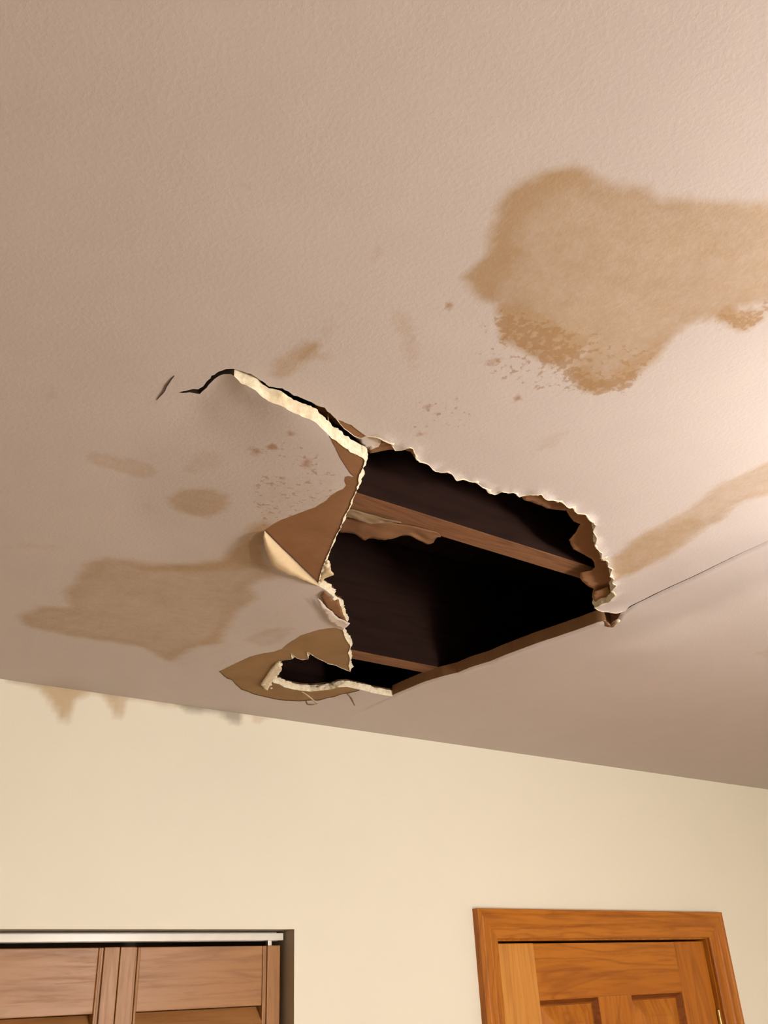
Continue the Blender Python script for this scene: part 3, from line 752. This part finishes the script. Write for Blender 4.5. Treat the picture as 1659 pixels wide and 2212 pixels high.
shred('paper_shred', [(1306, 1342), (1312, 1352), (1320, 1353), (1330, 1345)], .0045, M_KRAFT, 'brown paper burr where hole meets the board seam', [.022, .026, .027, .026])

# hairline crack beside the long one: a thin strip on the board, its dark colour standing for shade
def hairline(pts, wpx):
    vs = []; fs = []
    for i, (x, y) in enumerate(pts):
        wd = wpx*math.sin(math.pi*(i+.25)/(len(pts)-.5)); a = pts[max(0, i-1)]; b = pts[min(len(pts)-1, i+1)]
        t = np.array([b[0]-a[0], b[1]-a[1]], float); t /= np.hypot(*t); nn = np.array([-t[1], t[0]])
        for sgn, dd in ((-1, .0006), (0, -.0), (1, .0006)):
            q = place(x+nn[0]*wd*sgn, y+nn[1]*wd*sgn, flapS); s = float(flapS(q)[0])
            vs.append((q[0], q[1], H-s-dd))
    for i in range(len(pts)-1):
        k = 3*i; fs += [(k, k+1, k+4, k+3), (k+1, k+2, k+5, k+4)]
    o = make_obj('hairline_crack', vs, fs, mat_plain('crack_gap_shade', (0.10, 0.065, 0.05), .9), CEIL, True)
    o['label'] = 'short dark hairline crack left of the long crack'
    return o
hairline([(338, 864), (344, 856), (350, 849), (355, 842), (358, 834), (364, 826), (370, 818), (377, 811)], 2.6)

# ------------------------------------------------------------------ floor framing above
CEILTOP = H+T+.0005
SUBZ = CEILTOP+.235
def joist(y0, label):
    b = Boxes().box((-1.6, y0, CEILTOP), (3.3, y0+.038, SUBZ), .002)
    o = b.build('floor_joist', M_JOIST); o.data.materials.append(M_SHADEWOOD)
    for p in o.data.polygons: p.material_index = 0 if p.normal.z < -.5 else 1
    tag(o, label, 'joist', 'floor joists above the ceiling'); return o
JA = ray_z(1030, 1146, CEILTOP)[1]
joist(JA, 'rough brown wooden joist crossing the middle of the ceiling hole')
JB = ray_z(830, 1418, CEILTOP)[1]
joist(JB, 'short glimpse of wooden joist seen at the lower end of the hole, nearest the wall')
structure(Boxes().box((-1.6, -.020, CEILTOP), (3.3, -.001, SUBZ-.001)).build('rim_board', M_SHADEWOOD))  # added in the shade-dark wood so the bay reads black
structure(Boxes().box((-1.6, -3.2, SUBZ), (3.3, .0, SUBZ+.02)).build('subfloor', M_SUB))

# torn paper stuck to the joist's far edge
def hanging_scrap(name, toppts, botpts, mat, label, parent=None):
    n, m = 40, 7; vs = []; fs = []
    def ip(L, u):
        L = np.array(L, float); c = np.r_[0, np.cumsum(np.hypot(L[:, 0][1:]-L[:, 0][:-1], L[:, 1][1:]-L[:, 1][:-1]))]; c /= c[-1]
        return np.array([np.interp(u, c, L[:, k]) for k in range(L.shape[1])])
    for i in range(n+1):
        u = i/n; a = ip(toppts, u); b = ip(botpts, u); b[1] += 2.2*noise.noise(Vector((u*26, 3, 0)))
        for j in range(m+1):
            v = j/m; p = a+(b-a)*v
            vs.append(ray_z(p[0], p[1], p[2]+.004*math.sin(v*math.pi)*noise.noise(Vector((u*7, v*2, 5)))))
    for i in range(n):
        for j in range(m):
            k = i*(m+1)+j; fs.append((k, k+1, k+m+2, k+m+1))
    o = make_obj(name, vs, fs, mat, parent, True)
    md = o.modifiers.new('thickness', 'SOLIDIFY'); md.thickness = .0010; md.offset = 0
    if label: o['label'] = label
    return o
zt, zb = CEILTOP-.0015, CEILTOP-.004
scrap = empty('drywall_scrap', tuple(ray_z(840, 1130, zt)))
bpy.context.view_layer.update()
def rel(o):
    o.parent = scrap; o.matrix_parent_inverse = scrap.matrix_world.inverted(); return o
tag(scrap, 'torn brown drywall paper left stuck along the underside of the middle joist', 'drywall scrap')
rel(hanging_scrap('lower_paper_layer', [(690, 1110, zt), (760, 1118, zt), (850, 1130, zt), (900, 1138, zt), (945, 1150, zt), (952, 1158, zt)],
    [(690, 1144, zt+.004), (742, 1150, zt+.004), (766, 1152, zt+.002), (780, 1162, zt), (786, 1168, zt), (800, 1162, zt), (830, 1166, zt), (850, 1163, zt), (868, 1156, zt), (884, 1156, zt), (905, 1167, zt), (922, 1175, zt), (935, 1174, zt), (942, 1162, zt), (952, 1160, zt)], M_DAMP2, None))
rel(hanging_scrap('upper_paper_layer', [(690, 1094, zb), (760, 1100, zb), (830, 1120, zb), (866, 1128, zb)],
    [(690, 1112, zb-.004), (757, 1118, zb-.004), (780, 1126, zb-.004), (800, 1132, zb-.003), (825, 1130, zb-.002), (850, 1128, zb), (868, 1130, zb)], M_DAMP, 'pale layer of paper curling over the brown one'))

# ------------------------------------------------------------------ room shell
CX0, CX1, CZ = .316, .9465, 2.0465
DX0, DX1, DZ = 1.432, 2.200, 2.030
def wall_back():
    # grid of the wall around the two openings, fine near the stained top
    xs = sorted(set(list(np.arange(-1.6, -.05, .3))+list(np.arange(-.0, 1.3, .012))+list(np.arange(1.3, 3.31, .2))+[CX0, CX1, DX0, DX1, 3.3]))
    zs = sorted(set([0, .5, 1, 1.5, CZ, DZ, 2.1]+list(np.arange(2.15, 2.36, .05))+list(np.arange(2.36, 2.4401, .010))+[H, H+.12, SUBZ+.01]))
    xs = np.array(xs); zs = np.array(zs); nx, nz = len(xs), len(zs)
    vs = [(x, 0.0, z) for z in zs for x in xs]; fs = []
    for j in range(nz-1):
        for i in range(nx-1):
            cx, cz = (xs[i]+xs[i+1])/2, (zs[j]+zs[j+1])/2
            if CX0 < cx < CX1 and cz < CZ: continue
            if DX0 < cx < DX1 and cz < DZ: continue
            k = j*nx+i; fs.append((k, k+1, k+nx+1, k+nx))
    o = make_obj('wall_back', vs, fs, M_WALL); structure(o)
    V = np.array([(v[0], v[2]) for v in vs]); st = np.zeros(len(V)); md = np.zeros(len(V))
    m = np.where((V[:, 0] > -.05) & (V[:, 0] < 1.35) & (V[:, 1] > 2.3))[0]
    W = V.copy()
    for i in m:
        x, z = V[i]; a = noise.noise_vector(Vector((x*20, z*9, 8.8))); W[i] = (x+a[0]*.010, z+a[1]*.008)
    def ap(arr, pl, val, soft):
        P = np.array([ray_y(x, y, 0)[[0, 2]] for x, y in pl]); d = segdist(P, W[m, 0], W[m, 1]); ins = pip(P, W[m, 0], W[m, 1])
        t = np.clip((np.where(ins, d, -d)+soft*.5)/soft, 0, 1); arr[m] = np.maximum(arr[m], t*t*(3-2*t)*val)
    ap(st, [(50, 1450), (90, 1490), (112, 1520), (126, 1556), (142, 1564), (156, 1535), (165, 1512), (190, 1508), (190, 1470)], 1.1, .022)
    ap(st, [(212, 1490), (235, 1520), (248, 1548), (260, 1550), (272, 1515), (330, 1508), (300, 1480)], .9, .020)
    ap(st, [(300, 1500), (330, 1522), (420, 1532), (440, 1520), (400, 1495)], .5, .015)
    ap(st, [(535, 1530), (550, 1560), (558, 1572), (570, 1555), (600, 1545), (600, 1530)], .55, .012)
    ap(st, [(20, 1450), (640, 1540), (640, 1553), (400, 1528), (200, 1506), (20, 1479)], .60, .012)
    ap(md, [(370, 1510), (400, 1532), (430, 1540), (470, 1545), (500, 1560), (520, 1558), (520, 1530), (450, 1505)], 1.1, .020)
    ap(md, [(10, 1450), (620, 1540), (620, 1546), (400, 1520), (200, 1498), (10, 1472)], .55, .008)
    put_attr(o.data, 'stain', st); put_attr(o.data, 'mold', md)
    return o
WB = wall_back()
structure(Boxes().box((X0-.1, Y0, 0), (X0, .1, SUBZ+.02)).build('wall_left', M_WALLP))
structure(Boxes().box((X1, Y0, 0), (X1+.1, .1, SUBZ+.02)).build('wall_right', M_WALLP))
structure(Boxes().box((X0-.1, Y0-.1, 0), (X1+.1, Y0, SUBZ+.02)).build('wall_front', M_WALLP))
structure(Boxes().box((X0-.1, Y0-.1, -.05), (X1+.1, .75, 0)).build('floor', M_FLOOR))

# closet box behind the bifold doors: drywall-wrapped reveal and interior
bb = Boxes()
bb.box((CX0-.10, .0005, 0), (CX0, .11, CZ)); bb.box((CX1, .0005, 0), (CX1+.10, .11, CZ)); bb.box((CX0-.1, .0005, CZ), (CX1+.1, .11, CZ+.10))
structure(bb.build('trim_1', M_JAMB))
bb = Boxes()
bb.box((CX0-.14, .65, 0), (CX1+.14, .70, CZ+.2)); bb.box((CX0-.14, .11, 0), (CX0-.10, .65, CZ+.2)); bb.box((CX1+.10, .11, 0), (CX1+.14, .65, CZ+.2)); bb.box((CX0-.1, .11, CZ+.1), (CX1+.1, .65, CZ+.14))
structure(bb.build('wall_closet', M_DARK))

# bifold track and pivot
YT = .030
tr = Boxes()
tr.box((CX0+.004, YT, 2.0300), (.9405, YT+.0022, CZ-.0050), .0006); tr.box((CX0+.004, YT+.026, 2.0300), (.9405, YT+.0282, CZ-.0005), .0006)
tr.box((CX0+.004, YT, CZ-.0062), (.9405, YT+.028, CZ-.0045), .0005)
tr.box((CX0+.004, YT+.002, 2.0300), (.9405, YT+.008, 2.0320), .0005); tr.box((CX0+.004, YT+.020, 2.0300), (.9405, YT+.026, 2.0320), .0005)
t_o = tr.build('closet_track', M_TRACK)
tag(t_o, 'white metal sliding track under the closet opening head', 'door track')

# louvered leaves
YD = .031; DT = .026; DTOP = 2.0215; RAILB = 1.9240
def leaf(x0, x1, parent):
    o = empty('louvered_leaf'); o.parent = parent
    sw = .0265
    for a, b_ in ((x0, x0+sw), (x1-sw, x1)):
        Boxes().box((a, YD, .012), (b_, YD+DT, DTOP), .0012).build('stile', M_LUAZ, o)
    bd = Boxes()     # thin beads beside the stiles
    for a, b_ in ((x0+sw, x0+sw+.0045), (x1-sw-.0045, x1-sw)): bd.box((a, YD+.004, .012), (b_, YD+DT-.004, DTOP-.0002), .001)
    for a, b_ in ((x0+sw+.0045, x0+sw+.009), (x1-sw-.009, x1-sw-.0045)): bd.box((a, YD+.0012, .012), (b_, YD+DT-.0012, DTOP-.0004), .0015)
    bd.build('bead', M_LUAZ, o)
    for a, b_ in ((RAILB, DTOP-.0003), (1.02, 1.09), (.013, .12)):
        Boxes().box((x0+sw+.009, YD+.003, a), (x1-sw-.009, YD+DT-.003, b_), .0015).build('rail', M_LUAX, o)
    lv = Boxes()
    def slats(z0, z1):
        z = z1-.016
        while z > z0:
            c, s_ = math.cos(math.radians(52)), math.sin(math.radians(52)); hw, ht = .0165, .003
            prof = []
            for du, dv in ((-hw, -ht), (hw, -ht), (hw, ht), (-hw, ht)):
                prof.append((YD+DT/2+du*c+dv*s_, z+du*s_-dv*c))
            lv.prism(prof, x0+sw+.009, x1-sw-.009, lambda p, t, e: (t, p[0], p[1])); z -= .0275
    slats(1.10, RAILB); slats(.13, 1.02)
    lv.build('louvers', M_LUAX, o)
    return o
D1 = empty('door_1', (CX0, YD, 0)); structure(D1)
bpy.context.view_layer.update()
for x0, x1 in ((.3175, .6243), (.6257, .9345)):
    o = leaf(x0, x1, D1); o.matrix_parent_inverse = D1.matrix_world.inverted()
pv = Boxes().box((.9110, YD+.004, DTOP-.001), (.9190, YD+.014, 2.0320), .001).build('pivot_pin', M_STEEL, D1); pv.matrix_parent_inverse = D1.matrix_world.inverted()

# ------------------------------------------------------------------ oak door and casing
D2 = empty('door_2', (DX0, .004, 0)); structure(D2); bpy.context.view_layer.update()
def kid(o, p=D2): o.matrix_parent_inverse = p.matrix_world.inverted(); return o
SX0, SX1, SZ1 = 1.4435, 2.1900, 2.0190
SX1 = 2.186
YF = .010; TH = .035
px_a, px_b, px_c, px_d = 1.572, 1.762, 1.874, 2.066; PT = 1.9075; PB = 1.45
kid(Boxes().box((SX0, YF, .01), (px_a, YF+TH, SZ1), .001).build('stile', M_OAKL, D2))['label'] = 'paler oak stile on the hinge-less left side'
kid(Boxes().box((px_d, YF, .01), (SX1, YF+TH, SZ1), .001).build('stile', M_OAKZ, D2))
kid(Boxes().box((px_a, YF+.0003, PT), (px_d, YF+TH, SZ1-.0005), .001).build('rail', M_OAKX, D2))
kid(Boxes().box((px_a, YF+.0003, PB-.12), (px_d, YF+TH, PB), .001).build('rail', M_OAKX, D2))
kid(Boxes().box((px_a, YF+.0003, .85), (px_d, YF+TH, 1.0), .001).build('rail', M_OAKX, D2))
kid(Boxes().box((px_a, YF+.0003, .01), (px_d, YF+TH, .22), .001).build('rail', M_OAKX, D2))
for z0, z1 in ((PB, PT), (1.0, PB-.12), (.22, .85)):
    kid(Boxes().box((px_b, YF, z0), (px_c, YF+TH, z1), .001).build('mullion', M_OAKZ, D2))
def raised_panel(x0, x1, z0, z1):
    g = .012; s = .034
    lv = [(0, YF+.0005), (.0015, YF+.001), (.0035, YF+.004), (.010, YF+.0145), (g+.001, YF+.0150), (g+s, YF+.0055), (g+s+.003, YF+.0045)]
    vs = []; fs = []
    for d, y in lv: vs += [(x0+d, y, z0+d), (x1-d, y, z0+d), (x1-d, y, z1-d), (x0+d, y, z1-d)]
    for k in range(len(lv)-1):
        for i in range(4): j = (i+1) % 4; fs.append((4*k+i, 4*k+j, 4*k+4+j, 4*k+4+i))
    k = 4*(len(lv)-1); fs.append((k, k+1, k+2, k+3))
    vs2 = [(x0, YF+.026, z0), (x1, YF+.026, z0), (x1, YF+.026, z1), (x0, YF+.026, z1)]; n = len(vs); vs += vs2
    fs.append((n+3, n+2, n+1, n)); 
    for i in range(4): j = (i+1) % 4; fs.append((i, n+i, n+j, j))
    o = make_obj('raised_panel', vs, fs, [M_OAKZ, M_OAKSHADE], D2); kid(o)
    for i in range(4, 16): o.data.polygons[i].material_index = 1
for z0, z1 in ((PB, PT), (1.0, PB-.12), (.22, .85)):
    raised_panel(px_a, px_b, z0, z1); raised_panel(px_c, px_d, z0, z1)
# sticking moulding round the panels
# hinges on the right
for hz in (1.84, 1.05, .25):
    hb = bmesh.new(); bmesh.ops.create_cone(hb, cap_ends=True, segments=16, radius1=.0055, radius2=.0055, depth=.085)
    bmesh.ops.translate(hb, verts=hb.verts, vec=(SX1+.0015, YF-.004, hz-.02))
    me = bpy.data.meshes.new('hinge'); hb.to_mesh(me); hb.free(); me.materials.append(M_BRASS); o = bpy.data.objects.new('hinge', me); col.objects.link(o); o.parent = D2; kid(o)
# knob
kb = bmesh.new(); bmesh.ops.create_uvsphere(kb, u_segments=24, v_segments=16, radius=.027); bmesh.ops.scale(kb, verts=kb.verts, vec=(1, .7, 1)); bmesh.ops.translate(kb, verts=kb.verts, vec=(1.505, YF-.05, .92))
r_ = bmesh.ops.create_cone(kb, cap_ends=True, segments=20, radius1=.012, radius2=.012, depth=.05, matrix=Matrix.Translation((1.505, YF-.025, .92)) @ Matrix.Rotation(math.pi/2, 4, 'X'))
me = bpy.data.meshes.new('knob'); kb.to_mesh(me); kb.free(); me.materials.append(M_BRASS); o = bpy.data.objects.new('knob', me); col.objects.link(o); o.parent = D2; kid(o)

# jamb and casing
j = Boxes(); j.box((DX0, .001, 0), (DX0+.010, .11, DZ-.0065)); j.box((DX1-.011, .001, 0), (DX1, .11, DZ-.0065)); j.box((DX0, .001, DZ-.0065), (DX1, .11, DZ))
structure(j.build('trim_2', M_OAKZ))
cas = empty('trim_3', (1.39, 0, 0)); structure(cas); bpy.context.view_layer.update()
CXL, CXR, CZT = 1.3915, 2.2545, 2.0865; CW = .060
# profile: distance from outer edge -> projection from wall
PROF = [(0, 0), (0, -.0165), (.002, -.018), (.009, -.018), (.012, -.0155), (.015, -.0165), (.030, -.0145), (.034, -.0118), (.037, -.0125), (.050, -.010), (.054, -.0095), (CW-.002, -.008), (CW, -.006), (CW, 0)]
def casing(side):
    b = Boxes()
    if side == 'top': b.prism(PROF, 0, 1, lambda p, t, e: ((CXL+p[0]) if e == 0 else (CXR-p[0]), p[1], CZT-p[0])); m = M_OAKX
    elif side == 'l': b.prism(PROF, 0, 1, lambda p, t, e: (CXL+p[0], p[1], 0 if e == 0 else CZT-p[0])); m = M_OAKZ
    else: b.prism(PROF, 0, 1, lambda p, t, e: (CXR-p[0], p[1], 0 if e == 0 else CZT-p[0])); m = M_OAKZ
    kid(b.build('casing_board', m, cas), cas)
for s in ('top', 'l', 'r'): casing(s)
structure(Boxes().box((X0, -.012, 0), (CX0-.01, 0, .09), .003).build('baseboard_back', M_OAKX))
structure(Boxes().box((DX0-.2, .12, 0), (DX1+.2, .16, 2.3)).build('wall_hall', M_DARK))

# ------------------------------------------------------------------ room lamp, and a fill globe added behind the camera
for (loc, r, power, c) in LAMPS:
    lp = empty('lamp_or_fill', (loc[0], loc[1], H)); bpy.context.view_layer.update()
    tag(lp, 'frosted globe on short brass stem '+('below the ceiling right of the stain' if loc[1] > -2 else 'added as fill light near the front wall, behind the camera'), 'ceiling light')
    b = bmesh.new(); bmesh.ops.create_cone(b, cap_ends=True, segments=32, radius1=.06, radius2=.065, depth=.02, matrix=Matrix.Translation((0, 0, -.0105)))
    bmesh.ops.create_cone(b, cap_ends=True, segments=16, radius1=.008, radius2=.008, depth=H-loc[2]-r-.02, matrix=Matrix.Translation((0, 0, -(H-loc[2]-r)/2-.008)))
    me = bpy.data.meshes.new('stem'); b.to_mesh(me); b.free(); me.materials.append(M_BRASS); o = bpy.data.objects.new('stem', me); col.objects.link(o); o.parent = lp
    b = bmesh.new(); bmesh.ops.create_uvsphere(b, u_segments=24, v_segments=16, radius=r)
    me = bpy.data.meshes.new('globe'); b.to_mesh(me); b.free(); me.polygons.foreach_set('use_smooth', [True]*len(me.polygons))
    me.materials.append(mat_emit('lit_globe', c, power)); o = bpy.data.objects.new('globe', me); col.objects.link(o); o.parent = lp; o.location = (0, 0, loc[2]-H)

# ------------------------------------------------------------------ descriptions of the setting
for nm, lb, ct in (('ceiling', 'water-stained painted ceiling board with a torn hole and sagging corner', 'ceiling'),
                   ('ceiling.001', 'ceiling board beyond the open seam, next to the oak door wall', 'ceiling'),
                   ('wall_back', 'cream wall with brown drips under the ceiling line', 'wall'),
                   ('door_1', 'brown louvered bifold closet door under a white track', 'door'),
                   ('door_2', 'orange oak panelled door inside the oak casing', 'door'),
                   ('trim_1', 'narrow reveal around the closet opening, coloured darker as shade', 'trim'),
                   ('trim_2', 'oak jamb around the panelled door', 'trim'),
                   ('trim_3', 'moulded oak casing around the panelled door', 'trim'),
                   ('subfloor', 'dark boards above the joists inside the hole', 'subfloor'),
                   ('rim_board', 'board closing the joist bay at the wall, coloured as dark as the shade', 'board')):
    o = bpy.data.objects.get(nm)
    if o: o['label'] = lb; o['category'] = ct
